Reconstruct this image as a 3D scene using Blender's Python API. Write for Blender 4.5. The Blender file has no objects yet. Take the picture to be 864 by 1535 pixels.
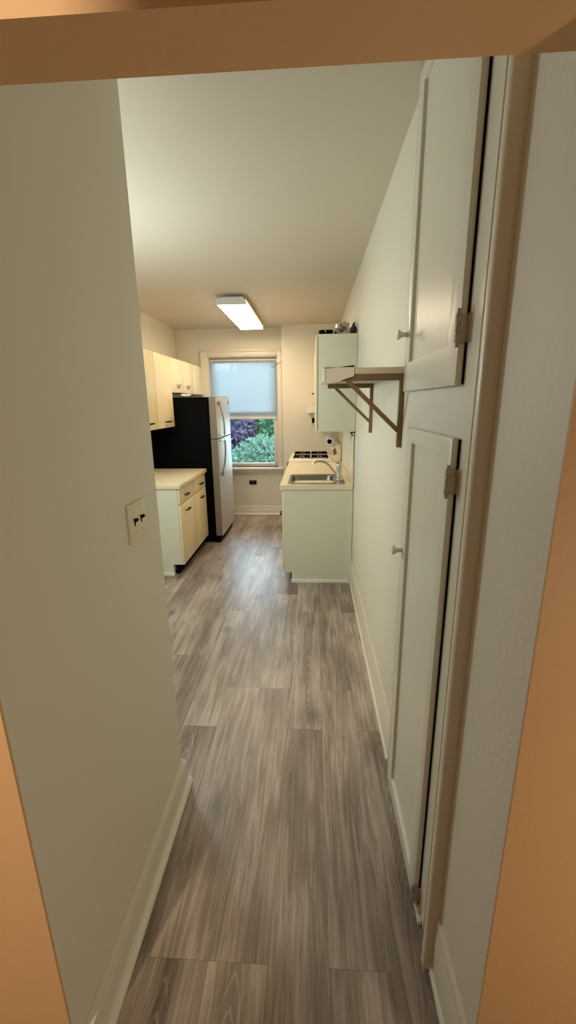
import bpy, bmesh, math, random
from mathutils import Vector, Matrix, noise
rnd = random.Random(7)
S = bpy.context.scene
COL = S.collection
PI = math.pi

# ------------------------------------------------------------------ colour and materials
def lin(c):
    f = lambda v: v/12.92 if v <= .04045 else ((v+.055)/1.055)**2.4
    return (f(c[0]/255), f(c[1]/255), f(c[2]/255), 1)

def mat(name, rgb, rough=.5, metal=0, bump=0, bscale=60, vary=0, vscale=4, coat=0, spec=None):
    m = bpy.data.materials.new(name); m.use_nodes = True
    nt = m.node_tree; n = nt.nodes; l = nt.links
    b = n['Principled BSDF']
    b.inputs['Base Color'].default_value = lin(rgb)
    b.inputs['Roughness'].default_value = rough
    b.inputs['Metallic'].default_value = metal
    if coat: b.inputs['Coat Weight'].default_value = coat
    if spec is not None: b.inputs['Specular IOR Level'].default_value = spec
    tc = n.new('ShaderNodeTexCoord')
    if vary:
        t = n.new('ShaderNodeTexNoise'); t.inputs['Scale'].default_value = vscale; t.inputs['Detail'].default_value = 5
        l.new(tc.outputs['Object'], t.inputs['Vector'])
        r = n.new('ShaderNodeMapRange'); r.inputs[1].default_value = .3; r.inputs[2].default_value = .7
        r.inputs[3].default_value = 1-vary; r.inputs[4].default_value = 1
        l.new(t.outputs['Fac'], r.inputs[0])
        mx = n.new('ShaderNodeMix'); mx.data_type = 'RGBA'; mx.blend_type = 'MULTIPLY'; mx.inputs[0].default_value = 1
        mx.inputs[6].default_value = lin(rgb); l.new(r.outputs[0], mx.inputs[7]); l.new(mx.outputs[2], b.inputs['Base Color'])
    if bump:
        t = n.new('ShaderNodeTexNoise'); t.inputs['Scale'].default_value = bscale; t.inputs['Detail'].default_value = 4
        l.new(tc.outputs['Object'], t.inputs['Vector'])
        bp = n.new('ShaderNodeBump'); bp.inputs['Strength'].default_value = bump; bp.inputs['Distance'].default_value = .004
        l.new(t.outputs['Fac'], bp.inputs['Height']); l.new(bp.outputs[0], b.inputs['Normal'])
    return m

M = {}
M['wall'] = mat('wall_paint', (226,220,204), .55, bump=.25, bscale=55)
M['ceil'] = mat('ceiling_paint', (214,203,184), .6, bump=.2, bscale=40)
M['hall'] = mat('hall_paint', (216,172,126), .6, bump=.25, bscale=55)
M['halldark'] = mat('hall_low_bounce_dark', (84,66,50), .7)  # darkened so the unseen hall surfaces bounce less light into the passage
M['trim'] = mat('gloss_trim_paint', (228,220,200), .35, bump=.15, bscale=30)
M['shoe'] = mat('white_shoe_paint', (240,236,222), .4)
M['door'] = mat('cupboard_gloss_paint', (226,221,206), .32, bump=.25, bscale=26)
M['cab'] = mat('cream_cabinet_laminate', (246,230,190), .4, vary=.05, vscale=3)
M['cabside'] = mat('cabinet_side_paint', (226,224,202), .5, bump=.12, bscale=40)
M['worktop'] = mat('cream_worktop_laminate', (238,226,196), .35, vary=.04, vscale=8)
M['splash'] = mat('cream_backsplash', (238,226,192), .35, vary=.06, vscale=6)
M['black'] = mat('black_enamel', (4,4,4), .55, spec=.06)
M['blackmatt'] = mat('black_matt', (9,8,8), .9, spec=.1)
M['steel'] = mat('brushed_stainless', (216,215,214), .5, metal=1, bump=.03, bscale=15)
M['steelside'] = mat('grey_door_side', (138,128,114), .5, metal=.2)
M['hgrey'] = mat('grey_fridge_handle', (150,148,138), .4, metal=.6)
M['chrome'] = mat('chrome', (210,208,204), .15, metal=1)
M['sink'] = mat('sink_steel', (150,144,136), .32, metal=1)
M['handle'] = mat('dark_bronze_pull', (16,11,9), .4, metal=.2)
M['brass'] = mat('worn_brass', (190,165,120), .4, metal=.6)
M['plate'] = mat('ivory_plastic', (228,218,192), .35)
M['outletb'] = mat('brown_plastic', (58,40,24), .4)
M['wood'] = mat('brown_bracket_paint', (124,100,66), .5, vary=.25, vscale=20)
M['shelf'] = mat('shelf_laminate', (206,196,182), .45)
M['paper'] = mat('white_contact_paper', (226,220,210), .4)
M['enamel'] = mat('white_range_enamel', (242,234,214), .3)
M['brownpanel'] = mat('brown_control_panel', (120,92,58), .4)
M['towel'] = mat('white_paper_towel', (232,228,220), .9, bump=.3, bscale=120)
M['foil'] = mat('silver_foil', (200,196,188), .18, metal=1)
M['fixture'] = mat('white_fixture_metal', (214,214,208), .45)
M['hinge'] = mat('painted_hinge', (196,184,162), .4, metal=.3, vary=.3, vscale=90)
M['wire'] = mat('brown_wire', (90,60,40), .5)
M['sash'] = mat('window_frame_paint', (222,214,200), .4)
M['stool'] = mat('window_stool_paint', (240,238,232), .35, vary=.1, vscale=25)
M['cloth'] = mat('white_wrap', (236,234,228), .7)
M['ground'] = mat('garden_soil', (96,110,72), .9, vary=.4, vscale=3)
M['bark'] = mat('shrub_stem', (96,80,64), .9)
M['leafg'] = mat('green_leaf', (66,112,72), .6, vary=.5, vscale=5)
M['leafp'] = mat('purple_leaf', (104,92,116), .6, vary=.4, vscale=5)
M['leafc'] = mat('pale_blue_green_leaf', (92,122,100), .6, vary=.4, vscale=5)

def leaf_translucent(m):
    nt = m.node_tree; n = nt.nodes; l = nt.links
    b = n['Principled BSDF']; out = [x for x in n if x.type == 'OUTPUT_MATERIAL'][0]
    t = n.new('ShaderNodeBsdfTranslucent'); t.inputs[0].default_value = b.inputs['Base Color'].default_value
    mx = n.new('ShaderNodeMixShader'); mx.inputs[0].default_value = .4
    l.new(b.outputs[0], mx.inputs[1]); l.new(t.outputs[0], mx.inputs[2]); l.new(mx.outputs[0], out.inputs[0])
for k in ('leafg', 'leafp', 'leafc'): leaf_translucent(M[k])

def shade_mat():
    m = bpy.data.materials.new('translucent_blind'); m.use_nodes = True
    nt = m.node_tree; n = nt.nodes; l = nt.links; n.remove(n['Principled BSDF'])
    out = [x for x in n if x.type == 'OUTPUT_MATERIAL'][0]
    d = n.new('ShaderNodeBsdfDiffuse'); d.inputs[0].default_value = (.55, .60, .64, 1)
    t = n.new('ShaderNodeBsdfTranslucent'); t.inputs[0].default_value = (.66, .74, .78, 1)
    tr = n.new('ShaderNodeBsdfTransparent'); tr.inputs[0].default_value = (.9, .92, .94, 1)
    a = n.new('ShaderNodeMixShader'); a.inputs[0].default_value = .55
    l.new(d.outputs[0], a.inputs[1]); l.new(t.outputs[0], a.inputs[2])
    c = n.new('ShaderNodeMixShader'); c.inputs[0].default_value = .20
    l.new(a.outputs[0], c.inputs[1]); l.new(tr.outputs[0], c.inputs[2]); l.new(c.outputs[0], out.inputs[0])
    return m
M['shade'] = shade_mat()

def glass_mat():
    m = bpy.data.materials.new('window_glass'); m.use_nodes = True
    nt = m.node_tree; n = nt.nodes; l = nt.links; n.remove(n['Principled BSDF'])
    out = [x for x in n if x.type == 'OUTPUT_MATERIAL'][0]
    tr = n.new('ShaderNodeBsdfTransparent'); tr.inputs[0].default_value = (.92, .97, .97, 1)
    g = n.new('ShaderNodeBsdfGlossy'); g.inputs['Roughness'].default_value = .02
    f = n.new('ShaderNodeFresnel'); f.inputs[0].default_value = 1.45
    mx = n.new('ShaderNodeMixShader'); l.new(f.outputs[0], mx.inputs[0])
    l.new(tr.outputs[0], mx.inputs[1]); l.new(g.outputs[0], mx.inputs[2]); l.new(mx.outputs[0], out.inputs[0])
    return m
M['glass'] = glass_mat()

def emit_mat(name, col, s):
    m = bpy.data.materials.new(name); m.use_nodes = True
    b = m.node_tree.nodes['Principled BSDF']
    b.inputs['Base Color'].default_value = (.9, .9, .88, 1)
    b.inputs['Emission Color'].default_value = col; b.inputs['Emission Strength'].default_value = s
    return m
M['lamp'] = emit_mat('lit_acrylic_diffuser', (1, .79, .56, 1), 15)

M['lampside'] = emit_mat('dim_acrylic_side', (1, .82, .58, 1), 2.2)

def floor_mat():
    m = bpy.data.materials.new('grey_oak_vinyl_planks'); m.use_nodes = True
    nt = m.node_tree; n = nt.nodes; l = nt.links; b = n['Principled BSDF']
    def math_(op, a, c=None, v=None):
        x = n.new('ShaderNodeMath'); x.operation = op
        if isinstance(a, (int, float)): x.inputs[0].default_value = a
        else: l.new(a, x.inputs[0])
        if c is not None:
            if isinstance(c, (int, float)): x.inputs[1].default_value = c
            else: l.new(c, x.inputs[1])
        if v is not None: x.inputs[2].default_value = v
        return x.outputs[0]
    tc = n.new('ShaderNodeTexCoord'); sp = n.new('ShaderNodeSeparateXYZ'); l.new(tc.outputs['Object'], sp.inputs[0])
    X, Y = sp.outputs[0], sp.outputs[1]
    W, LEN = .177, 1.212
    u = math_('DIVIDE', math_('SUBTRACT', X, .051), W)
    ci = math_('FLOOR', u); fx = math_('FRACT', u)
    wn = n.new('ShaderNodeTexWhiteNoise'); wn.noise_dimensions = '1D'; l.new(math_('ADD', ci, 31.5), wn.inputs['W'])
    half = math_('MULTIPLY', math_('FLOOR', math_('MULTIPLY', wn.outputs['Value'], 4)), .25)
    v = math_('ADD', math_('DIVIDE', math_('SUBTRACT', Y, 1.44), LEN), half)
    ri = math_('FLOOR', v); fy = math_('FRACT', v)
    cb = n.new('ShaderNodeCombineXYZ'); l.new(ci, cb.inputs[0]); l.new(ri, cb.inputs[1])
    pn = n.new('ShaderNodeTexWhiteNoise'); pn.noise_dimensions = '3D'; l.new(cb.outputs[0], pn.inputs['Vector'])
    pr = pn.outputs['Value']
    # grain coordinates: stretched along the plank, shifted plank by plank
    gv = n.new('ShaderNodeCombineXYZ'); l.new(math_('MULTIPLY', X, 40), gv.inputs[0])
    l.new(math_('MULTIPLY', Y, 2.0), gv.inputs[1]); l.new(math_('MULTIPLY', pr, 60), gv.inputs[2])
    g1 = n.new('ShaderNodeTexNoise'); g1.inputs['Scale'].default_value = 1; g1.inputs['Detail'].default_value = 7
    g1.inputs['Roughness'].default_value = .65; g1.inputs['Distortion'].default_value = 1.2
    l.new(gv.outputs[0], g1.inputs['Vector'])
    gv2 = n.new('ShaderNodeCombineXYZ'); l.new(math_('MULTIPLY', X, 7), gv2.inputs[0])
    l.new(math_('MULTIPLY', Y, 2.6), gv2.inputs[1]); l.new(math_('MULTIPLY', pr, 45), gv2.inputs[2])
    g2 = n.new('ShaderNodeTexNoise'); g2.inputs['Scale'].default_value = 1; g2.inputs['Detail'].default_value = 3
    l.new(gv2.outputs[0], g2.inputs['Vector'])
    # cathedral figure: pale nested arches running down the middle of some planks
    cen = math_('SUBTRACT', fx, math_('ADD', .35, math_('MULTIPLY', pr, .3)))
    wob = math_('MULTIPLY', math_('SUBTRACT', g2.outputs['Fac'], .5), 5.0)
    arch = math_('ADD', math_('ADD', math_('MULTIPLY', Y, 13), math_('MULTIPLY', math_('POWER', math_('ABSOLUTE', math_('MULTIPLY', cen, 4.4)), 1.5), 2.2)), wob)
    tri = math_('FRACT', arch)
    line = math_('GREATER_THAN', math_('ABSOLUTE', math_('SUBTRACT', tri, .5)), .42)
    near = n.new('ShaderNodeMapRange'); l.new(math_('ABSOLUTE', cen), near.inputs[0])
    near.inputs[1].default_value = .12; near.inputs[2].default_value = .24; near.inputs[3].default_value = 1; near.inputs[4].default_value = 0
    cath = math_('GREATER_THAN', pn.outputs['Color'], .57)
    fig = math_('MULTIPLY', math_('MULTIPLY', near.outputs[0], cath), 1.0)
    # tone
    tone = math_('ADD', math_('ADD', math_('MULTIPLY', pr, .13), math_('MULTIPLY', g1.outputs['Fac'], .74)), math_('MULTIPLY', g2.outputs['Fac'], .50))
    tone = math_('SUBTRACT', tone, .185)
    tone = math_('SUBTRACT', tone, math_('MULTIPLY', fig, .10))
    tone = math_('ADD', tone, math_('MULTIPLY', math_('MULTIPLY', line, fig), .11))
    ramp = n.new('ShaderNodeValToRGB'); l.new(tone, ramp.inputs[0])
    e = ramp.color_ramp.elements
    e[0].position = .22; e[0].color = lin((88,74,65)); e[1].position = .86; e[1].color = lin((224,211,200))
    k = ramp.color_ramp.elements.new(.46); k.color = lin((142,127,116))
    k = ramp.color_ramp.elements.new(.64); k.color = lin((184,169,157))
    # knots
    kv = n.new('ShaderNodeCombineXYZ'); l.new(math_('MULTIPLY', X, 3.6), kv.inputs[0]); l.new(math_('MULTIPLY', Y, 1.9), kv.inputs[1]); l.new(math_('MULTIPLY', pr, 17), kv.inputs[2])
    kn = n.new('ShaderNodeTexVoronoi'); kn.inputs['Scale'].default_value = 1; l.new(kv.outputs[0], kn.inputs['Vector'])
    kr = n.new('ShaderNodeMapRange'); l.new(kn.outputs['Distance'], kr.inputs[0]); kr.inputs[1].default_value = .03; kr.inputs[2].default_value = .16; kr.inputs[3].default_value = .5; kr.inputs[4].default_value = 1
    # seams
    ex = math_('MINIMUM', fx, math_('SUBTRACT', 1, fx)); ey = math_('MULTIPLY', math_('MINIMUM', fy, math_('SUBTRACT', 1, fy)), LEN/W)
    ed = n.new('ShaderNodeMapRange'); l.new(math_('MINIMUM', ex, ey), ed.inputs[0]); ed.inputs[1].default_value = .002; ed.inputs[2].default_value = .012; ed.inputs[3].default_value = .72; ed.inputs[4].default_value = 1
    mx = n.new('ShaderNodeMix'); mx.data_type = 'RGBA'; mx.blend_type = 'MULTIPLY'; mx.inputs[0].default_value = 1
    l.new(ramp.outputs[0], mx.inputs[6]); l.new(math_('MULTIPLY', ed.outputs[0], kr.outputs[0]), mx.inputs[7]); l.new(mx.outputs[2], b.inputs['Base Color'])
    b.inputs['Roughness'].default_value = .36; b.inputs['Specular IOR Level'].default_value = .7
    bp = n.new('ShaderNodeBump'); bp.inputs['Strength'].default_value = .12; bp.inputs['Distance'].default_value = .002
    l.new(g1.outputs['Fac'], bp.inputs['Height']); l.new(bp.outputs[0], b.inputs['Normal'])
    return m
M['floor'] = floor_mat()

# ------------------------------------------------------------------ mesh helpers (world coordinates)
def box(bm, x0, x1, y0, y1, z0, z1, bev=0, seg=2):
    vs = [bm.verts.new((x, y, z)) for x in (x0, x1) for y in (y0, y1) for z in (z0, z1)]
    fs = [bm.faces.new([vs[i] for i in q]) for q in ((0,1,3,2), (4,6,7,5), (0,4,5,1), (2,3,7,6), (0,2,6,4), (1,5,7,3))]
    if bev:
        es = list({e for f in fs for e in f.edges})
        bmesh.ops.bevel(bm, geom=es, offset=bev, segments=seg, affect='EDGES', profile=.5)

def loft(bm, loops, cap0=True, cap1=True, closed=True):
    rs = [[bm.verts.new(p) for p in lp] for lp in loops]
    n = len(rs[0])
    for a, b in zip(rs, rs[1:]):
        for i in range(n if closed else n-1):
            j = (i+1) % n
            bm.faces.new((a[i], a[j], b[j], b[i]))
    if cap0: bm.faces.new(rs[0][::-1])
    if cap1: bm.faces.new(rs[-1])

def prism(bm, pts, axis, a, b):
    """closed outline pts (2-D) pushed along an axis from a to b"""
    def P(p, t):
        return {'x': (t, p[0], p[1]), 'y': (p[0], t, p[1]), 'z': (p[0], p[1], t)}[axis]
    loft(bm, [[P(p, a) for p in pts], [P(p, b) for p in pts]])

def frame_of(d):
    d = Vector(d).normalized(); u = d.orthogonal().normalized(); return u, d.cross(u)

def tube(bm, pts, r, n=10, cap=True):
    pts = [Vector(p) for p in pts]; loops = []
    rr = r if isinstance(r, (list, tuple)) else [r]*len(pts)
    u = None
    for i, p in enumerate(pts):
        d = (pts[min(i+1, len(pts)-1)] - pts[max(i-1, 0)]).normalized()
        if u is None: u = d.orthogonal().normalized()
        else: u = (u - d*u.dot(d)).normalized()
        w = d.cross(u)
        loops.append([p + (u*math.cos(2*PI*k/n) + w*math.sin(2*PI*k/n))*rr[i] for k in range(n)])
    loft(bm, loops, cap, cap)

def bar(bm, a, b, w, t, up=(0, 1, 0)):
    """rectangular bar from a to b, w along 'up', t across"""
    a, b = Vector(a), Vector(b); d = (b-a).normalized(); u = Vector(up); u = (u-d*u.dot(d)).normalized(); v = d.cross(u)
    lp = lambda p: [p+u*w/2+v*t/2, p-u*w/2+v*t/2, p-u*w/2-v*t/2, p+u*w/2-v*t/2]
    loft(bm, [lp(a), lp(b)])

def lathe(bm, o, axis, prof, n=20, caps=True):
    """prof: list of (distance along axis, radius)"""
    o = Vector(o); d = Vector(axis).normalized(); u, w = frame_of(d)
    loft(bm, [[o + d*t + (u*math.cos(2*PI*k/n) + w*math.sin(2*PI*k/n))*max(r, 1e-4) for k in range(n)] for t, r in prof], caps, caps)

def rrect(x0, x1, y0, y1, z, r, n=5):
    out = []
    for cx, cy, a0 in ((x1-r, y1-r, 0), (x0+r, y1-r, 90), (x0+r, y0+r, 180), (x1-r, y0+r, 270)):
        for i in range(n+1):
            a = math.radians(a0 + 90*i/n); out.append((cx+r*math.cos(a), cy+r*math.sin(a), z))
    return out

def wpos(o):
    v = Vector((0, 0, 0))
    while o: v += o.location; o = o.parent
    return v

def obj(name, bm, m, parent=None, smooth=True, loc=None):
    me = bpy.data.meshes.new(name)
    bmesh.ops.recalc_face_normals(bm, faces=bm.faces)
    if parent: off = wpos(parent)
    else: off = Vector(loc) if loc else Vector((0, 0, 0))
    bmesh.ops.translate(bm, verts=bm.verts, vec=-off)
    bm.to_mesh(me); bm.free()
    me.materials.append(M[m] if isinstance(m, str) else m)
    if smooth:
        me.shade_smooth(); me.set_sharp_from_angle(angle=math.radians(35))
    o = bpy.data.objects.new(name, me); COL.objects.link(o)
    if parent: o.parent = parent
    elif loc: o.location = loc
    return o

def B(*a, **k):
    bm = bmesh.new(); box(bm, *a, **k); return bm

def thing(name, label, cat, loc, group=None):
    o = bpy.data.objects.new(name, None); o.empty_display_size = .1; COL.objects.link(o); o.location = loc
    return tag(o, label, cat, group)
def tag(o, label, cat, group=None):
    o['label'] = label; o['category'] = cat
    if group: o['group'] = group
    return o
def struct(name, bm, m, parent=None, smooth=False):
    o = obj(name, bm, m, parent, smooth)
    if not parent: o['kind'] = 'structure'
    return o

# ------------------------------------------------------------------ room
XR, XP, XW, YB, ZC, YF, YE = .352, -.557, -1.836, 5.912, 2.552, .60, 1.43
LT = 2.021
struct('floor', B(-2.0, 2.0, -2.5, 6.15, -.06, 0), 'floor')
struct('ceiling', B(-2.0, 2.0, YF+.05, 6.15, ZC, ZC+.08), 'ceil')
struct('ceiling_hall', B(-2.0, 2.0, -2.5, YF+.05, ZC, ZC+.08), 'halldark')
struct('wall_right', B(XR, XR+.15, YF+.006, YB, 0, ZC), 'wall')
struct('wall_left', B(XW, XP, YF+.006, YE, 0, ZC), 'wall')
struct('wall_kitchen_left', B(XW-.12, XW, YE-.1, YB+.2, 0, ZC), 'wall')
bm = bmesh.new()   # back wall with the window opening and the shallow bump-out at its right
WX0, WX1, WZ0, WZ1 = -1.42, -.47, .70, 2.20
for q in ((XW-.1, WX0, 0, ZC), (WX1, XR+.15, 0, ZC), (WX0, WX1, 0, WZ0), (WX0, WX1, WZ1, ZC)):
    box(bm, q[0], q[1], YB, YB+.22, q[2], q[3])
box(bm, -.402, XR, 5.76, YB, 0, ZC)
struct('wall_back', bm, 'wall')
bm = bmesh.new()   # hall side of the doorway: skim of hall paint either side and the lintel
box(bm, -2.0, XP, YF, YF+.006, 0, ZC); box(bm, XR, 2.0, YF, YF+.006, 0, ZC); box(bm, XP, XR, YF, YF+.10, LT, ZC)
struct('wall_front', bm, 'hall')
struct('wall_rear', B(-2.0, 2.0, -2.5, -2.4, 0, ZC), 'halldark')
struct('wall_hall_left', B(-2.0, -1.9, -2.4, YF, 0, ZC), 'halldark')
struct('wall_hall_light_block', B(-.66, -.32, -.30, -.20, 0, ZC), 'halldark')  # added unseen stub keeping the left hall light off the right trim
struct('wall_hall_right', B(1.9, 2.0, -2.4, YF, 0, ZC), 'halldark')

def baseboard(name, prof, axis, a, b, shoe):
    bm = bmesh.new(); prism(bm, prof, axis, a, b); o = struct(name, bm, 'wall' if 'left' in name else 'trim', smooth=True)
    bm = bmesh.new(); prism(bm, shoe, axis, a, b); obj('shoe_moulding', bm, 'shoe', o)
def bprof(w, s, h, t):      # outline of a moulded board standing on wall plane w, sticking out along s
    return [(w, 0), (w+s*t, 0), (w+s*t, h*.78), (w+s*t*.75, h*.82), (w+s*t*.75, h*.86), (w+s*t*.95, h*.89), (w+s*t*.95, h*.93), (w+s*t*.4, h*.97), (w+s*t*.25, h), (w, h)]
def sprof(w, s, t0, t, h):
    return [(w+s*t0, 0), (w+s*t, 0), (w+s*t, h*.35), (w+s*(t0+(t-t0)*.8), h*.75), (w+s*(t0+(t-t0)*.35), h), (w+s*t0, h)]
# right wall: near length (hall side of the cupboards) and far length up to the sink cabinet
baseboard('baseboard_right', bprof(XR, -1, .215, .009), 'y', YF+.006, .846, sprof(XR, -1, .009, .016, .022))
baseboard('baseboard_right_far', bprof(XR, -1, .215, .009), 'y', 1.566, 3.505, sprof(XR, -1, .009, .016, .022))
baseboard('baseboard_left', bprof(XP, 1, .115, .022), 'y', YF+.006, YE, sprof(XP, 1, .022, .043, .022))
baseboard('baseboard_back', bprof(YB, -1, .125, .014), 'x', XW, -.402, sprof(YB, -1, .014, .03, .022))
# right wall: moulded upright between plain wall and cupboards
bm = bmesh.new()
prism(bm, [(XR, .846), (XR-.022, .846), (XR-.028, .850), (XR-.031, .857), (XR-.031, .868), (XR-.028, .876), (XR-.022, .881), (XR-.010, .884), (XR-.006, .90), (XR-.006, .936), (XR, .94)], 'z', .0, ZC)
struct('trim_1', bm, 'trim', smooth=True)
bm = bmesh.new()     # flat surround of the cupboards, a little proud of the wall
DF = XR-.009
box(bm, DF, XR, .936, 1.565, 0, ZC)
struct('trim_2', bm, 'door')
struct('trim_3', B(XW, XW+.03, YB-.03, YB, 2.07, ZC, bev=.006), 'trim', smooth=True)
struct('trim_4', B(DF-.012, DF, .95, 1.47, 0, .018, bev=.003), 'shoe', smooth=True)

# ------------------------------------------------------------------ window
w = bpy.data.objects.new('window_1', None); COL.objects.link(w); w.location = (-.945, YB, .7); w['kind'] = 'structure'
bm = bmesh.new()
CX0, CX1, CZ = -1.508, -.414, 2.275
for q in ((CX0, WX0, .70, CZ), (WX1, CX1, .70, CZ), (WX0, WX1, WZ1, CZ)):
    box(bm, q[0], q[1], YB-.022, YB, q[2], q[3], bev=.004)
box(bm, CX0-.006, CX0+.016, YB-.032, YB, .70, CZ+.012, bev=.004); box(bm, CX0, CX1, YB-.032, YB, CZ-.016, CZ+.012, bev=.004)
obj('casing', bm, 'trim', w)
bm = bmesh.new()
box(bm, WX0, WX0+.012, YB, YB+.2, WZ0, WZ1); box(bm, WX1-.012, WX1, YB, YB+.2, WZ0, WZ1); box(bm, WX0, WX1, YB, YB+.2, WZ1-.012, WZ1)
obj('jamb', bm, 'sash', w, smooth=False)
def sash(y, z0, z1):
    bm = bmesh.new(); a, c = WX0+.012, WX1-.012
    for q in ((a, a+.058, z0, z1), (c-.058, c, z0, z1), (a+.058, c-.058, z0, z0+.052), (a+.058, c-.058, z1-.05, z1)):
        box(bm, q[0], q[1], y, y+.035, q[2], q[3], bev=.004)
    s = obj('sash', bm, 'sash', w)
    obj('glass', B(a+.05, c-.05, y+.014, y+.018, z0+.045, z1-.045), 'glass', s, smooth=False)
sash(YB+.052, WZ0, 1.475); sash(YB+.090, 1.43, WZ1-.012)
obj('stool', B(CX0-.02, CX1+.006, YB-.065, YB+.10, .668, .70, bev=.008), 'stool', w)
obj('apron', B(CX0, CX1, YB-.02, YB, .613, .668, bev=.004), 'trim', w)

t = thing('roller_blind', 'white translucent roller blind drawn halfway down the window', 'window blind', (-.945, YB+.045, 2.13))
bm = bmesh.new(); tube(bm, [(-1.405, YB+.05, 2.145), (-.487, YB+.05, 2.145)], .024, 14); obj('roller', bm, 'sash', t)
obj('fabric', B(-1.40, -.497, YB+.026, YB+.0272, 1.40, 2.15), 'shade', t, smooth=False)
obj('hem_bar', B(-1.40, -.497, YB+.021, YB+.033, 1.372, 1.402, bev=.004), 'towel', t)

bm = bmesh.new()
tube(bm, [(-.408, YB-.036, 2.078), (-.405, YB-.045, 2.10), (-.42, YB-.055, 2.116), (-.45, YB-.06, 2.108), (-.48, YB-.062, 2.078), (-.505, YB-.062, 2.056), (-.53, YB-.062, 2.046), (-.55, YB-.062, 2.056)], .0035, 8)
tube(bm, [(-.408, YB-.02, 2.078), (-.408, YB-.038, 2.078)], .006, 8)
tag(obj('wire_hook', bm, 'wire'), 'thin bent brown wire hook on the right side of the window casing', 'hook')

t = thing('wall_outlet', 'brown double wall outlet below the window sill', 'outlet', (-.857, YB, .478))
obj('cover_plate', B(-.912, -.803, YB-.006, YB, .446, .51, bev=.002), 'outletb', t)
for cx in (-.884, -.832):
    bm = bmesh.new(); lathe(bm, (cx, YB-.006, .478), (0, -1, 0), [(0, .018), (.003, .017), (.0035, .001)], 16); obj('socket', bm, 'black', t)

# ------------------------------------------------------------------ ceiling light
t = thing('ceiling_light', 'lit fluorescent ceiling light with white wraparound diffuser', 'light', (-.75, 4.8, ZC))
LX0, LX1, LY0, LY1, LZ = -.885, -.605, 4.12, 5.47, 2.462
obj('housing', B(-.835, -.655, 4.19, 5.42, 2.505, ZC, bev=.01), 'fixture', t)
obj('halo_shield', B(LX0-.001, LX1+.001, LY0+.005, LY1-.005, LZ+.031, LZ+.048), 'fixture', t, smooth=False)  # added plate blocking the diffuser's upward glow on the ceiling
prof = [(LX0+.012, LZ), (LX1-.012, LZ), (LX1-.003, LZ+.012), (LX1-.006, LZ+.03), (LX0+.006, LZ+.03), (LX0+.003, LZ+.012)]
bm = bmesh.new(); prism(bm, prof, 'y', LY0+.016, LY1-.016); obj('diffuser', bm, 'lamp', t)
for a, b in ((LX0-.001, LX0+.003), (LX1-.003, LX1+.001)): obj('side_lens', B(a, b, LY0+.016, LY1-.016, LZ+.010, LZ+.031), 'lampside', t, smooth=False)
for a, b in ((LY0, LY0+.016), (LY1-.016, LY1)):
    bm = bmesh.new(); prism(bm, [(LX0-.002, LZ-.002), (LX1+.002, LZ-.002), (LX1+.002, LZ+.02), (LX1-.03, LZ+.06), (LX0+.03, LZ+.06), (LX0-.002, LZ+.02)], 'y', a, b); obj('end_cap', bm, 'fixture', t)

# ------------------------------------------------------------------ refrigerator
FY0, FY1, FXb, FXd, FH = 4.60, 5.36, -1.124, -1.042, 1.66
t = thing('refrigerator', 'black sided refrigerator with stainless doors, freezer on top', 'refrigerator', (-1.45, 4.98, 0))
obj('body', B(XW+.03, FXb, FY0, FY1, .03, FH-.004, bev=.006), 'black', t)
obj('base_grille', B(FXb-.03, FXb+.045, FY0+.01, FY1-.01, .0, .085, bev=.004), 'blackmatt', t)
def fdoor(name, z0, z1, hz, lower):
    bm = bmesh.new()
    prism(bm, [(FXb+.006, FY0), (FXd-.012, FY0), (FXd-.003, FY0+.004), (FXd, FY0+.014), (FXd+.006, (FY0+FY1)/2), (FXd, FY1-.014), (FXd-.003, FY1-.004), (FXd-.012, FY1), (FXb+.006, FY1)], 'z', z0, z1)
    d = obj(name, bm, 'steel', t)
    obj('gasket', B(FXb-.002, FXb+.007, FY0+.006, FY1-.006, z0+.006, z1-.006), 'blackmatt', d)
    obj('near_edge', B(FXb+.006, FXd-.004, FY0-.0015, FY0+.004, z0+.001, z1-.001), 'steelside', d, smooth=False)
    bm = bmesh.new(); hy = FY0+.075; a, b = hz; n = 14; pts = []; rr = []
    for i in range(n+1):
        f = i/n; out = .014+.050*math.sin(PI*.5*min(1, 1.35*((1-f) if not lower else f)))
        pts.append((FXd+out, hy, a+(b-a)*f))
    tube(bm, pts, .0095, 10)
    h = obj('handle', bm, 'hgrey', d)
    bm = bmesh.new(); end, oth = (b, a) if not lower else (a, b)
    box(bm, FXd-.002, FXd+.034, hy-.014, hy+.014, end-.03 if not lower else end-.012, end+.012 if not lower else end+.03, bev=.005)
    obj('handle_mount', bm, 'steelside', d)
    bm = bmesh.new(); box(bm, FXd-.002, FXd+.070, hy-.010, hy+.010, oth-.010, oth+.010, bev=.004); obj('handle_mount', bm, 'chrome', d)
    return d
obj('gap_shade', B(FXb-.01, FXd-.005, FY0+.004, FY1-.004, 1.200, 1.218), 'blackmatt', t, smooth=False)  # black filler standing in for the shade between the two doors
d1 = fdoor('freezer_door', 1.215, FH, (1.245, 1.60), False)
d2 = fdoor('refrigerator_door', .09, 1.203, (.80, 1.185), True)
obj('badge', B(FXd+.003, FXd+.0048, FY1-.12, FY1-.085, FH-.075, FH-.045, bev=.001), 'handle', d1)
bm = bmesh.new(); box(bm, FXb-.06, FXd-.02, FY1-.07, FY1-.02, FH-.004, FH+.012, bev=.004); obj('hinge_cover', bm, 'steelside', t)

bm = bmesh.new(); pts = []
for i in range(9):
    f = i/8; pts.append((-1.44+.10*f, 4.66+.05*f, FH+.018+.003*math.sin(9*f)))
tube(bm, pts, [.006, .012, .015, .014, .015, .013, .015, .012, .006], 12)
tag(obj('white_bundle', bm, 'cloth'), 'small white rolled bundle lying on top of the black refrigerator', 'bundle')

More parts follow.
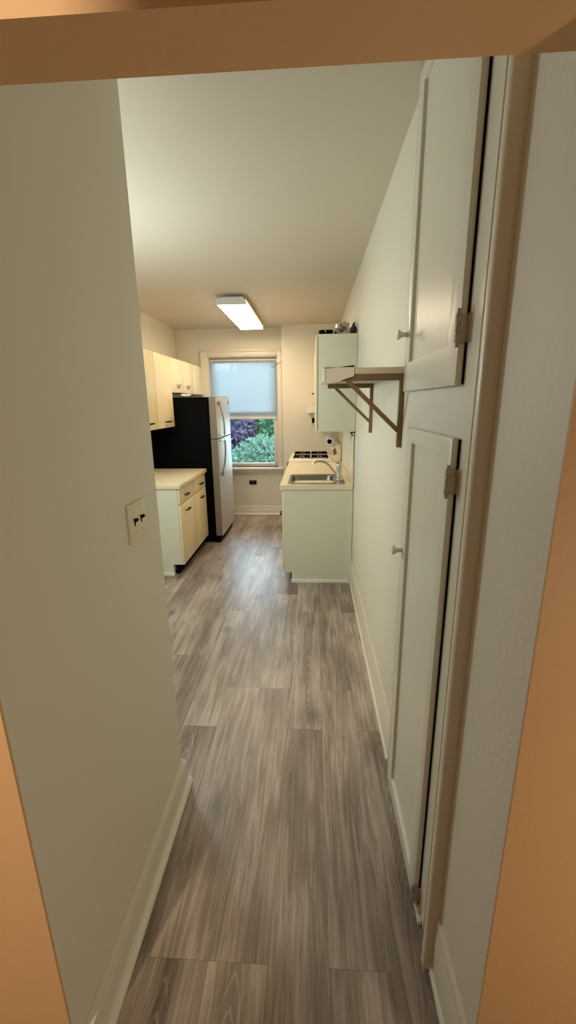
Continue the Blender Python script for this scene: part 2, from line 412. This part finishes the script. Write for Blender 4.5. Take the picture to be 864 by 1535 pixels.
# ------------------------------------------------------------------ pulls
def pull(parent, x, y, z, ln=.10, m='handle', s=1):
    """wire pull lying along Y on a face at x (s=+1 sticks out to +X)"""
    bm = bmesh.new()
    for q in (-1, 1): bar(bm, (x-.002*s, y+q*ln*.42, z), (x+s*.026, y+q*ln*.42, z), .011, .011, (0, 0, 1))
    box(bm, min(x+s*.02, x+s*.030), max(x+s*.02, x+s*.030), y-ln/2, y+ln/2, z-.008, z+.008, bev=.004)
    return obj('handle', bm, m, parent)

# ------------------------------------------------------------------ left base cabinet and worktop
LF, LY0c, LY1c = -1.205, 3.625, 4.575
t = thing('base_cabinet', 'cream base cabinet with two drawers over two doors beside the refrigerator', 'cabinet', (-1.5, 4.1, 0))
bm = bmesh.new()
prism(bm, [(XW+.012, .03), (-1.312, .03), (-1.312, .115), (LF-.02, .115), (LF-.02, .842), (XW+.012, .842)], 'y', LY0c, LY1c)
obj('body', bm, 'cabside', t, smooth=False)
obj('toe_kick', B(-1.30, -1.275, LY0c+.05, LY1c, 0, .112), 'blackmatt', t, smooth=False)
obj('shoe_moulding', B(XW+.012, -1.305, LY0c-.016, LY0c+.02, 0, .03, bev=.004), 'shoe', t)
mid = 4.11
for y0, y1, hy in ((LY0c+.006, mid-.004, 3.83), (mid+.004, LY1c-.006, 4.36)):
    d = obj('drawer', B(LF-.02, LF, y0, y1, .694, .832, bev=.003), 'cab', t); pull(d, LF, hy, .757)
    d = obj('door', B(LF-.02, LF, y0, y1, .112, .686, bev=.003), 'cab', t); pull(d, LF, hy, .61)
bm = bmesh.new(); box(bm, XW+.002, -1.186, 3.605, 4.585, .845, .885, bev=.004)
tag(obj('worktop', bm, 'worktop'), 'cream laminate worktop on the base cabinet left of the room', 'worktop')

# ------------------------------------------------------------------ left wall cabinets
UF = -1.50
t = thing('wall_cabinet', 'tall cream two-door wall cabinet left of the refrigerator', 'cabinet', (-1.66, 4.07, 1.35), 'wall cabinets')
obj('body', B(XW+.002, UF-.02, 3.57, 4.565, 1.35, 2.07), 'cab', t, smooth=False)
for y0, y1, hy in ((3.572, 4.085, 3.84), (4.091, 4.563, 4.33)):
    d = obj('door', B(UF-.019, UF, y0, y1, 1.352, 2.068, bev=.003), 'cab', t); pull(d, UF, hy, 1.412, .13)
    bm = bmesh.new(); lathe(bm, (UF, hy, 1.385), (1, 0, 0), [(0, .008), (.012, .007), (.016, .013), (.024, .012), (.028, .001)], 12); obj('knob', bm, 'plate', d)
t = thing('wall_cabinet', 'short cream wall cabinet above the refrigerator', 'cabinet', (-1.66, 5.2, 1.7), 'wall cabinets')
obj('body', B(XW+.002, UF-.02, 4.568, 5.905, 1.708, 2.07), 'cab', t, smooth=False)
for y0, y1, hy in ((4.57, 5.0, 4.78), (5.006, 5.42, 5.16)):
    d = obj('door', B(UF-.019, UF, y0, y1, 1.71, 2.068, bev=.003), 'cab', t); pull(d, UF, hy, 1.792, .10, 'brass')
    bm = bmesh.new(); lathe(bm, (UF, hy-.01, 1.768), (1, 0, 0), [(0, .006), (.01, .006), (.014, .012), (.022, .011), (.025, .001)], 12); obj('knob', bm, 'brass', d)
obj('filler_panel', B(UF-.019, UF-.002, 5.426, 5.90, 1.708, 2.068, bev=.002), 'cab', t)

# ------------------------------------------------------------------ right base cabinet, worktop, sink, faucet
RF = -.262
t = thing('sink_cabinet', 'cream base cabinet under the sink with plain side panel', 'cabinet', (.05, 4.2, 0))
bm = bmesh.new()
prism(bm, [(XR-.004, .028), (-.185, .028), (-.185, .098), (RF+.018, .098), (RF+.018, .858), (XR-.004, .858)], 'y', 3.508, 4.93)
obj('body', bm, 'cabside', t, smooth=False)
obj('toe_kick', B(-.195, -.172, 3.52, 4.93, 0, .097), 'blackmatt', t, smooth=False)
obj('shoe_moulding', B(-.19, XR-.017, 3.492, 3.53, 0, .03, bev=.004), 'shoe', t)
for y0, y1, hy in ((3.51, 3.98, 3.66), (3.985, 4.455, 4.3), (4.46, 4.928, 4.6)):
    d = obj('door', B(RF, RF+.018, y0, y1, .10, .84, bev=.003), 'cab', t); pull(d, RF, hy, .615, .10, 'handle', -1)
SX0, SX1, SY0, SY1 = -.215, .285, 3.535, 4.035
bm = bmesh.new(); CZ0, CZ1 = .862, .903
for q in ((-.277, SX0+.02, 3.496, 4.945), (SX1-.02, XR-.006, 3.496, 4.945), (SX0+.02, SX1-.02, 3.496, SY0+.02), (SX0+.02, SX1-.02, SY1-.02, 4.945)):
    box(bm, q[0], q[1], q[2], q[3], CZ0, CZ1)
tag(obj('worktop', bm, 'worktop', smooth=False), 'cream laminate worktop around the steel sink', 'worktop')
t = thing('sink', 'stainless steel kitchen sink set in the right worktop', 'sink', (.03, 3.78, .9))
bx0, bx1, by0, by1 = -.185, .195, 3.57, 3.985
bm = bmesh.new()
loft(bm, [rrect(SX0, SX1, SY0, SY1, .903, .03), rrect(SX0+.006, SX1-.006, SY0+.006, SY1-.006, .909, .028), rrect(bx0-.01, bx1+.01, by0-.01, by1+.01, .909, .06),
          rrect(bx0, bx1, by0, by1, .902, .055), rrect(bx0+.012, bx1-.012, by0+.012, by1-.012, .80, .06), rrect(bx0+.04, bx1-.04, by0+.04, by1-.04, .752, .06)], cap0=False)
obj('basin', bm, 'sink', t)
bm = bmesh.new(); lathe(bm, (.005, 3.78, .752), (0, 0, 1), [(0, .04), (.004, .038), (.004, .025), (.001, .02), (.001, .001)], 20); obj('drain', bm, 'chrome', t)
t = thing('faucet', 'chrome single lever faucet behind the sink with curved spout', 'faucet', (.242, 3.78, .909))
fy = 3.78
bm = bmesh.new(); loft(bm, [rrect(.212, .272, fy-.09, fy+.09, .909, .028), rrect(.214, .270, fy-.088, fy+.088, .918, .026), rrect(.222, .262, fy-.07, fy+.07, .924, .02)]); obj('base_plate', bm, 'chrome', t)
bm = bmesh.new(); lathe(bm, (.242, fy, .92), (0, 0, 1), [(0, .028), (.02, .026), (.035, .022), (.06, .024), (.075, .021), (.10, .024), (.115, .020), (.125, .006), (.126, .001)], 20); obj('body', bm, 'chrome', t)
bm = bmesh.new(); tube(bm, [(.235, fy, .945), (.215, fy, .955), (.19, fy, .985), (.155, fy, 1.03), (.12, fy, 1.056), (.08, fy, 1.068), (.04, fy, 1.066), (.018, fy, 1.058), (.012, fy, 1.044)], [.014, .013, .0115, .011, .0105, .010, .010, .011, .012], 12); obj('spout', bm, 'chrome', t)
bm = bmesh.new(); tube(bm, [(.242, fy, 1.04), (.235, fy, 1.05), (.21, fy, 1.062), (.19, fy, 1.082), (.172, fy, 1.092)], [.012, .010, .007, .006, .008], 10); obj('lever', bm, 'chrome', t)

# backsplash board on the right wall with its loose edging
bm = bmesh.new(); box(bm, XR-.006, XR-.001, 3.52, 5.75, .905, 1.346)
tag(obj('backsplash', bm, 'splash', smooth=False), 'cream backsplash board on the wall between worktop and wall cabinet', 'backsplash')
t = thing('loose_edging', 'peeling wavy edging strip hanging at the near end of the backsplash', 'edging', (XR-.01, 3.5, .905))
bm = bmesh.new(); loops = []
for i in range(25):
    f = i/24; z = .87+.475*f; o = .006+.012*math.sin(PI*f)*math.sin(5.2*f+.6)**2; y = 3.487-.012*math.sin(6*f)
    loops.append([(XR-.004-o, y, z), (XR-.007-o, y+.004, z), (XR-.010-o, y+.03, z), (XR-.006-o, y+.03, z)])
loft(bm, loops); obj('strip', bm, 'splash', t)
bm = bmesh.new(); box(bm, XR-.045, XR-.001, 3.488, 3.496, 1.338, 1.346, bev=.002); bar(bm, (XR-.03, 3.49, 1.34), (XR-.022, 3.49, 1.312), .008, .010); obj('metal_clip', bm, 'handle', t)

# ------------------------------------------------------------------ stove
t = thing('stove', 'white gas stove with black grates beyond the sink worktop', 'stove', (.03, 5.3, 0))
TX0, TX1, TY0, TY1 = -.285, XR-.014, 4.955, 5.75
obj('body', B(TX0+.02, TX1, TY0, TY1, .05, .895, bev=.004), 'enamel', t)
obj('plinth', B(TX0+.06, TX1-.02, TY0+.02, TY1-.02, 0, .052), 'blackmatt', t, smooth=False)
obj('cooktop', B(TX0, TX1, TY0-.004, TY1, .893, .922, bev=.008), 'enamel', t)
d = obj('oven_door', B(TX0-.012, TX0+.02, TY0+.01, TY1-.01, .25, .80, bev=.006), 'enamel', t)
bm = bmesh.new(); tube(bm, [(TX0-.012, TY0+.05, .76), (TX0-.04, TY0+.05, .76), (TX0-.04, TY1-.05, .76), (TX0-.012, TY1-.05, .76)], .009, 8); obj('handle', bm, 'black', d)
for i in range(4):
    bm = bmesh.new(); lathe(bm, (TX0+.018, TY0+.03+.2*i, .865), (-1, 0, 0), [(0, .024), (.028, .022), (.034, .018), (.034, .001)], 16); obj('knob', bm, 'black', t)
for gx in (-.128, .092):
    for gy in (5.205, 5.60):
        bm = bmesh.new(); z = .938; hx, hy = .096, .085
        for s in (-1, 1):
            tube(bm, [(gx-hx, gy+s*hy, z), (gx+hx, gy+s*hy, z)], .0075, 8); tube(bm, [(gx+s*hx, gy-hy, z), (gx+s*hx, gy+hy, z)], .0075, 8)
            tube(bm, [(gx+s*hx, gy, z+.002), (gx+s*.03, gy, z+.002)], .007, 8); tube(bm, [(gx, gy+s*hy, z+.002), (gx, gy+s*.03, z+.002)], .007, 8)
            for q in (-1, 1):
                tube(bm, [(gx+s*hx, gy+q*hy, z), (gx+s*.035, gy+q*.03, z+.002)], .007, 8)
                tube(bm, [(gx+s*hx, gy+q*hy, z), (gx+s*hx, gy+q*hy, .921)], .007, 8)
        obj('grate', bm, 'blackmatt', t)
        bm = bmesh.new(); lathe(bm, (gx, gy, .921), (0, 0, 1), [(0, .045), (.004, .045), (.005, .03), (.012, .028), (.014, .001)], 18); obj('burner', bm, 'enamel', t)
bm = bmesh.new()
prism(bm, [(.272, .921), (TX1, .921), (TX1, 1.10), (.30, 1.10), (.236, 1.05), (.232, 1.035), (.266, .94)], 'y', TY0, TY1); k = obj('backguard', bm, 'enamel', t)
bm = bmesh.new()
prism(bm, [(.243, 1.042), (.256, .975), (.292, 1.0), (.272, 1.068)], 'y', TY0-.003, TY0+.001); obj('end_badge', bm, 'brownpanel', k)

# ------------------------------------------------------------------ right wall cabinets, hood and what is on top
RU = .046
t = thing('wall_cabinet', 'cream wall cabinet with plain end above the sink', 'cabinet', (.2, 4.2, 1.35), 'wall cabinets')
obj('body', B(RU, XR-.002, 3.47, 4.93, 1.352, 2.095, bev=.002), 'cabside', t)
for y0, y1, hy in ((3.474, 3.955, 3.88), (3.96, 4.44, 4.02), (4.445, 4.928, 4.84)):
    d = obj('door', B(RU-.019, RU-.004, y0, y1, 1.354, 2.09, bev=.003), 'cab', t)
t = thing('wall_cabinet', 'short cream wall cabinet over the range hood', 'cabinet', (.2, 5.3, 1.58), 'wall cabinets')
obj('body', B(RU, XR-.002, 4.935, 5.755, 1.585, 2.095), 'cab', t, smooth=False)
for y0, y1, hy in ((4.937, 5.342, 5.28), (5.347, 5.753, 5.41)):
    d = obj('door', B(RU-.024, RU-.006, y0, y1, 1.587, 2.09, bev=.003), 'cab', t); pull(d, RU-.024, hy, 1.69, .1, 'handle', -1)
t = thing('range_hood', 'cream range hood with curved front over the stove', 'range hood', (.14, 5.3, 1.48))
bm = bmesh.new()
prism(bm, [(XR-.002, 1.47), (-.06, 1.47), (-.078, 1.478), (-.08, 1.492), (-.066, 1.515), (-.03, 1.545), (.02, 1.565), (.06, 1.58), (XR-.002, 1.58)], 'y', 4.95, 5.745); obj('canopy', bm, 'enamel', t)
obj('filter', B(0, .27, 5.05, 5.65, 1.462, 1.471), 'steelside', t, smooth=False)
t = thing('wall_outlet', 'ivory wall outlet on the back wall under the range hood, black plug in it', 'outlet', (.033, 5.76, 1.345))
obj('cover_plate', B(-.035, .052, 5.754, 5.76, 1.285, 1.407, bev=.003), 'plate', t)
obj('plug', B(-.006, .04, 5.715, 5.754, 1.32, 1.385, bev=.006), 'black', t)

t = thing('paper_towel_roll', 'small white roll with dark core hung under the wall cabinet', 'paper roll', (.16, 3.98, 1.25))
bm = bmesh.new(); ax = (.158, 3.86, 1.236)
lathe(bm, ax, (0, 1, 0), [(0, .022), (0, .037), (.002, .039), (.272, .039), (.274, .037), (.274, .022)], 28, False); obj('paper', bm, 'towel', t)
bm = bmesh.new(); lathe(bm, (ax[0], ax[1]+.004, ax[2]), (0, 1, 0), [(.03, .0218), (.24, .0218)], 24); obj('core', bm, 'blackmatt', t)
bm = bmesh.new()
for yy in (ax[1]-.012, ax[1]+.286):
    prism(bm, [(.142, 1.352), (.20, 1.352), (.186, 1.262), (.168, 1.244), (.15, 1.262)], 'y', yy-.003, yy+.003) if yy > ax[1] else None
box(bm, .115, .225, ax[1]+.02, ax[1]+.285, 1.335, 1.352, bev=.003)
obj('bracket', bm, 'plate', t)

bm = bmesh.new(); loft(bm, [rrect(.055, .158, 3.50, 3.86, 2.097, .03), rrect(.05, .163, 3.49, 3.87, 2.112, .035), rrect(.05, .163, 3.49, 3.87, 2.128, .035), rrect(.06, .153, 3.50, 3.86, 2.130, .03), rrect(.066, .147, 3.51, 3.85, 2.112, .03)])
t = thing('baking_tray', 'shallow black tray on top of the wall cabinet above the sink', 'tray', (.105, 3.68, 2.097))
obj('tray', bm, 'black', t)
obj('highlight_strip', B(.098, .103, 3.4885, 3.4900, 2.110, 2.128), 'paper', t, smooth=False)  # white strip standing in for the highlight on the tray edge
def crumple(name, m, c, r, seed, label, cat, floor_z, sharp=.5):
    rr = random.Random(seed); bm = bmesh.new(); bmesh.ops.create_icosphere(bm, subdivisions=3, radius=1)
    for v in bm.verts:
        p = v.co.copy()
        k = 1 + sharp*noise.noise(p*1.7+Vector((seed, 0, 0))) + .35*noise.noise(p*4.1+Vector((0, seed, 0))) + rr.uniform(-.10, .10)
        v.co = Vector((c[0]+p.x*r[0]*k, c[1]+p.y*r[1]*k, max(floor_z, c[2]+p.z*r[2]*k)))
    return tag(obj(name, bm, m, smooth=False), label, cat)
crumple('foil_bag', 'foil', (.246, 3.71, 2.150), (.055, .075, .066), 5, 'crumpled silver foil bag on top of the wall cabinet above the sink', 'bag', 2.098, .9)
crumple('dark_rag', 'handle', (.318, 3.525, 2.125), (.022, .028, .050), 11, 'small dark crumpled rag on top of the wall cabinet beside the right wall', 'rag', 2.098)

# ------------------------------------------------------------------ shelf on brackets
t = thing('wall_shelf', 'short white wall shelf on two brown triangular brackets', 'shelf', (XR, 2.1, 1.68))
obj('board', B(.052, XR, 1.676, 2.60, 1.684, 1.708, bev=.002), 'shelf', t)
for y in (1.692, 2.535):
    bm = bmesh.new(); box(bm, XR-.018, XR, y-.0125, y+.0125, 1.405, 1.684, bev=.002); k = obj('bracket', bm, 'wood', t)
    bm = bmesh.new(); box(bm, .09, XR-.018, y-.0125, y+.0125, 1.660, 1.684, bev=.002); obj('arm', bm, 'wood', k)
    bm = bmesh.new(); bar(bm, (.135, y, 1.662), (XR-.016, y, 1.47), .018, .016); obj('brace', bm, 'wood', k)
bm = bmesh.new(); P = [(.158, 1.716), (.158, 1.676), (.125, 1.667), (.095, 1.656), (.052, 1.650), (.048, 1.690), (.05, 1.704)]
prism(bm, P, 'y', 1.667, 1.674)
prism(bm, [(1.667, 1.706), (1.76, 1.710), (1.75, 1.66), (1.70, 1.640), (1.667, 1.632)], 'x', .044, .050)
prism(bm, [(.044, 1.667), (.160, 1.667), (.15, 1.77), (.044, 1.78)], 'z', 1.709, 1.715)
obj('peeling_cover', bm, 'paper', t)

# ------------------------------------------------------------------ built-in cupboards of the right wall
def rl(x, y0, y1, z0, z1): return [(x, y0, z0), (x, y1, z0), (x, y1, z1), (x, y0, z1)]
def cupboard(label, y0, y1, z0, z1, py0, py1, pz0, pz1, knob, hinges):
    t = thing('built_in_cupboard', label, 'cupboard', (DF, (y0+y1)/2, z0), 'built-in cupboards of the right wall')
    xb, xf = DF-.003, DF-.020
    bm = bmesh.new(); d = .012
    loft(bm, [rl(xb, y0+.001, y1-.001, z0+.001, z1-.001), rl(xf+.006, y0, y1, z0, z1), rl(xf+.002, y0+.002, y1-.002, z0+.002, z1-.002), rl(xf, y0+.007, y1-.007, z0+.007, z1-.007),
              rl(xf, py0, py1, pz0, pz1), rl(xf+.002, py0+.003, py1-.003, pz0+.003, pz1-.003), rl(xf+d, py0+.006, py1-.006, pz0+.006, pz1-.006)])
    dr = obj('door', bm, 'door', t)
    obj('shadow_gap', B(DF-.004, DF-.0005, y0-.004, y0+.012, z0+.004, z1-.004), 'blackmatt', dr, smooth=False)
    ky, kz = knob
    bm = bmesh.new(); lathe(bm, (xf, ky, kz), (-1, 0, 0), [(-.004, .009), (.010, .0075), (.018, .008), (.026, .014), (.032, .0165), (.036, .015), (.038, .001)], 20); obj('knob', bm, 'trim', dr)
    for hz in hinges:
        bm = bmesh.new()
        box(bm, DF-.004, DF, y0-.014, y0-.005, hz-.030, hz+.030, bev=.001); box(bm, xf-.002, xf, y0, y0+.006, hz-.030, hz+.030, bev=.001)
        box(bm, xf-.003, DF, y0-.006, y0-.002, hz-.028, hz+.028)
        for q in (-.021, 0, .021): tube(bm, [(xf-.004, y0-.004, hz+q-.009), (xf-.004, y0-.004, hz+q+.009)], .0065, 10)
        tube(bm, [(xf-.004, y0-.004, hz-.04), (xf-.004, y0-.004, hz+.04)], .004, 8)
        obj('hinge', bm, 'hinge', dr)
cupboard('upper white built-in cupboard door with recessed panel, above the lower one', 1.012, 1.572, 1.614, 2.535, 1.085, 1.512, 1.705, 2.49, (1.538, 1.80), (1.735, 2.40))
cupboard('tall lower white built-in cupboard door reaching the floor', 0.995, 1.465, .022, 1.497, 1.060, 1.398, .085, 1.452, (1.432, 1.065), (1.395, .07))

# ------------------------------------------------------------------ light switch on the passage wall
t = thing('light_switch', 'ivory double light switch with black toggles on the left wall', 'light switch', (XP, 1.238, 1.228))
bm = bmesh.new(); y0, y1, z0, z1 = 1.174, 1.302, 1.167, 1.288
loft(bm, [rl(XP, y0, y1, z0, z1), rl(XP+.005, y0, y1, z0, z1), rl(XP+.0075, y0+.005, y1-.005, z0+.005, z1-.005)]); obj('cover_plate', bm, 'plate', t)
for cy in (1.213, 1.263):
    obj('toggle_slot', B(XP+.007, XP+.0082, cy-.004, cy+.004, 1.216, 1.241), 'black', t, smooth=False)
    bm = bmesh.new(); bar(bm, (XP+.006, cy, 1.230), (XP+.018, cy, 1.239), .009, .009); obj('toggle', bm, 'black', t)
    for sz in (1.197, 1.259):
        bm = bmesh.new(); lathe(bm, (XP+.007, cy, sz), (1, 0, 0), [(0, .0035), (.001, .003), (.0015, .0005)], 10); obj('screw', bm, 'hinge', t)

# ------------------------------------------------------------------ garden beyond the window
struct('ground', B(-8, 8, 6.6, 22, -.9, -.8), 'ground')
def shrub(c, r, n, m, label, seed, big=1):
    rr = random.Random(seed); t = thing('garden_shrub', label, 'shrub', (c[0], c[1], -.8), 'shrubs outside the window')
    bm = bmesh.new()
    for _ in range(n):
        while True:
            p = Vector((rr.uniform(-1, 1), rr.uniform(-1, 1), rr.uniform(-1, 1)))
            if .35 < p.length < 1: break
        o = Vector((c[0]+p.x*r[0], c[1]+p.y*r[1], c[2]+p.z*r[2])); s = rr.uniform(.035, .075)*big
        a = Vector((rr.gauss(0, 1), rr.gauss(0, 1), rr.gauss(0, 1))).normalized(); b = a.orthogonal().normalized(); k = a.cross(b)
        vs = [bm.verts.new(o+q) for q in (-a*s, b*s*.5+k*s*.1, a*s, -b*s*.5+k*s*.1)]
        bm.faces.new(vs)
    obj('foliage', bm, m, t, smooth=False)
    bm = bmesh.new()
    for i in range(5):
        a = 2*PI*i/5; tube(bm, [(c[0]+.05*math.cos(a), c[1]+.05*math.sin(a), -.8), (c[0]+.4*r[0]*math.cos(a), c[1]+.4*r[1]*math.sin(a), c[2]+.2*r[2])], [.03, .012], 7)
    obj('stem', bm, 'bark', t)
shrub((-.95, 8.4, .05), (.85, .5, .95), 5200, 'leafc', 'pale blue-green shrub seen low in the window', 1)
shrub((-2.2, 10.6, .9), (.8, .6, 1.5), 5600, 'leafp', 'purple-tinted shrub at the left of the window view', 2, 1.3)
shrub((-1.2, 12.2, .9), (2.4, .7, 1.9), 9000, 'leafg', 'tall green hedge behind the other shrubs in the window view', 4, 2)
shrub((-.45, 10.4, .7), (.85, .7, 1.7), 6500, 'leafg', 'green shrub at the right of the window view', 3, 1.3)

# ------------------------------------------------------------------ lights
W = bpy.data.worlds.new('World'); S.world = W; W.use_nodes = True
bg = W.node_tree.nodes['Background']; bg.inputs[0].default_value = (.66, .84, 1, 1); bg.inputs[1].default_value = 8.6
def light(name, kind, loc, col, e, size=.1, rot=None):
    L = bpy.data.lights.new(name, kind); L.color = col; L.energy = e
    if kind == 'POINT': L.shadow_soft_size = size
    o = bpy.data.objects.new(name, L); COL.objects.link(o); o.location = loc
    if rot: o.rotation_euler = rot
    return o
light('kitchen_side_lamp', 'POINT', (-1.30, 2.35, 1.75), (.80, .95, 1), 25.5, .10)
light('unseen_hall_light', 'POINT', (-1.04, -.94, 2.25), (1, .85, .62), 98, .05)
light('unseen_hall_light', 'POINT', (1.10, -.35, .95), (1, .82, .56), 18, .08)  # added fill for the right front wall, no lamp known there

# ------------------------------------------------------------------ camera
f_px = 624.09
pi_, ya, ro = math.radians(14.63), math.radians(3.432), math.radians(-.767)
F = Vector((-math.sin(ya)*math.cos(pi_), math.cos(ya)*math.cos(pi_), -math.sin(pi_)))
R = Vector((math.cos(ya), math.sin(ya), 0)); U = R.cross(F)
R2 = R*math.cos(ro)+U*math.sin(ro); U2 = -R*math.sin(ro)+U*math.cos(ro)
cam = bpy.data.cameras.new('camera'); co = bpy.data.objects.new('camera', cam); COL.objects.link(co)
cam.sensor_fit = 'VERTICAL'; cam.sensor_height = 36; cam.sensor_width = 36*864/1535; cam.lens = f_px/1535*36; cam.clip_start = .02
mw = Matrix((R2, U2, -F)).transposed().to_4x4(); mw.translation = (0, 0, 1.58); co.matrix_world = mw
S.camera = co
S.view_settings.view_transform = 'Standard'; S.view_settings.look = 'None'; S.view_settings.gamma = 1; S.view_settings.use_curve_mapping = False
S.view_settings.exposure = .3
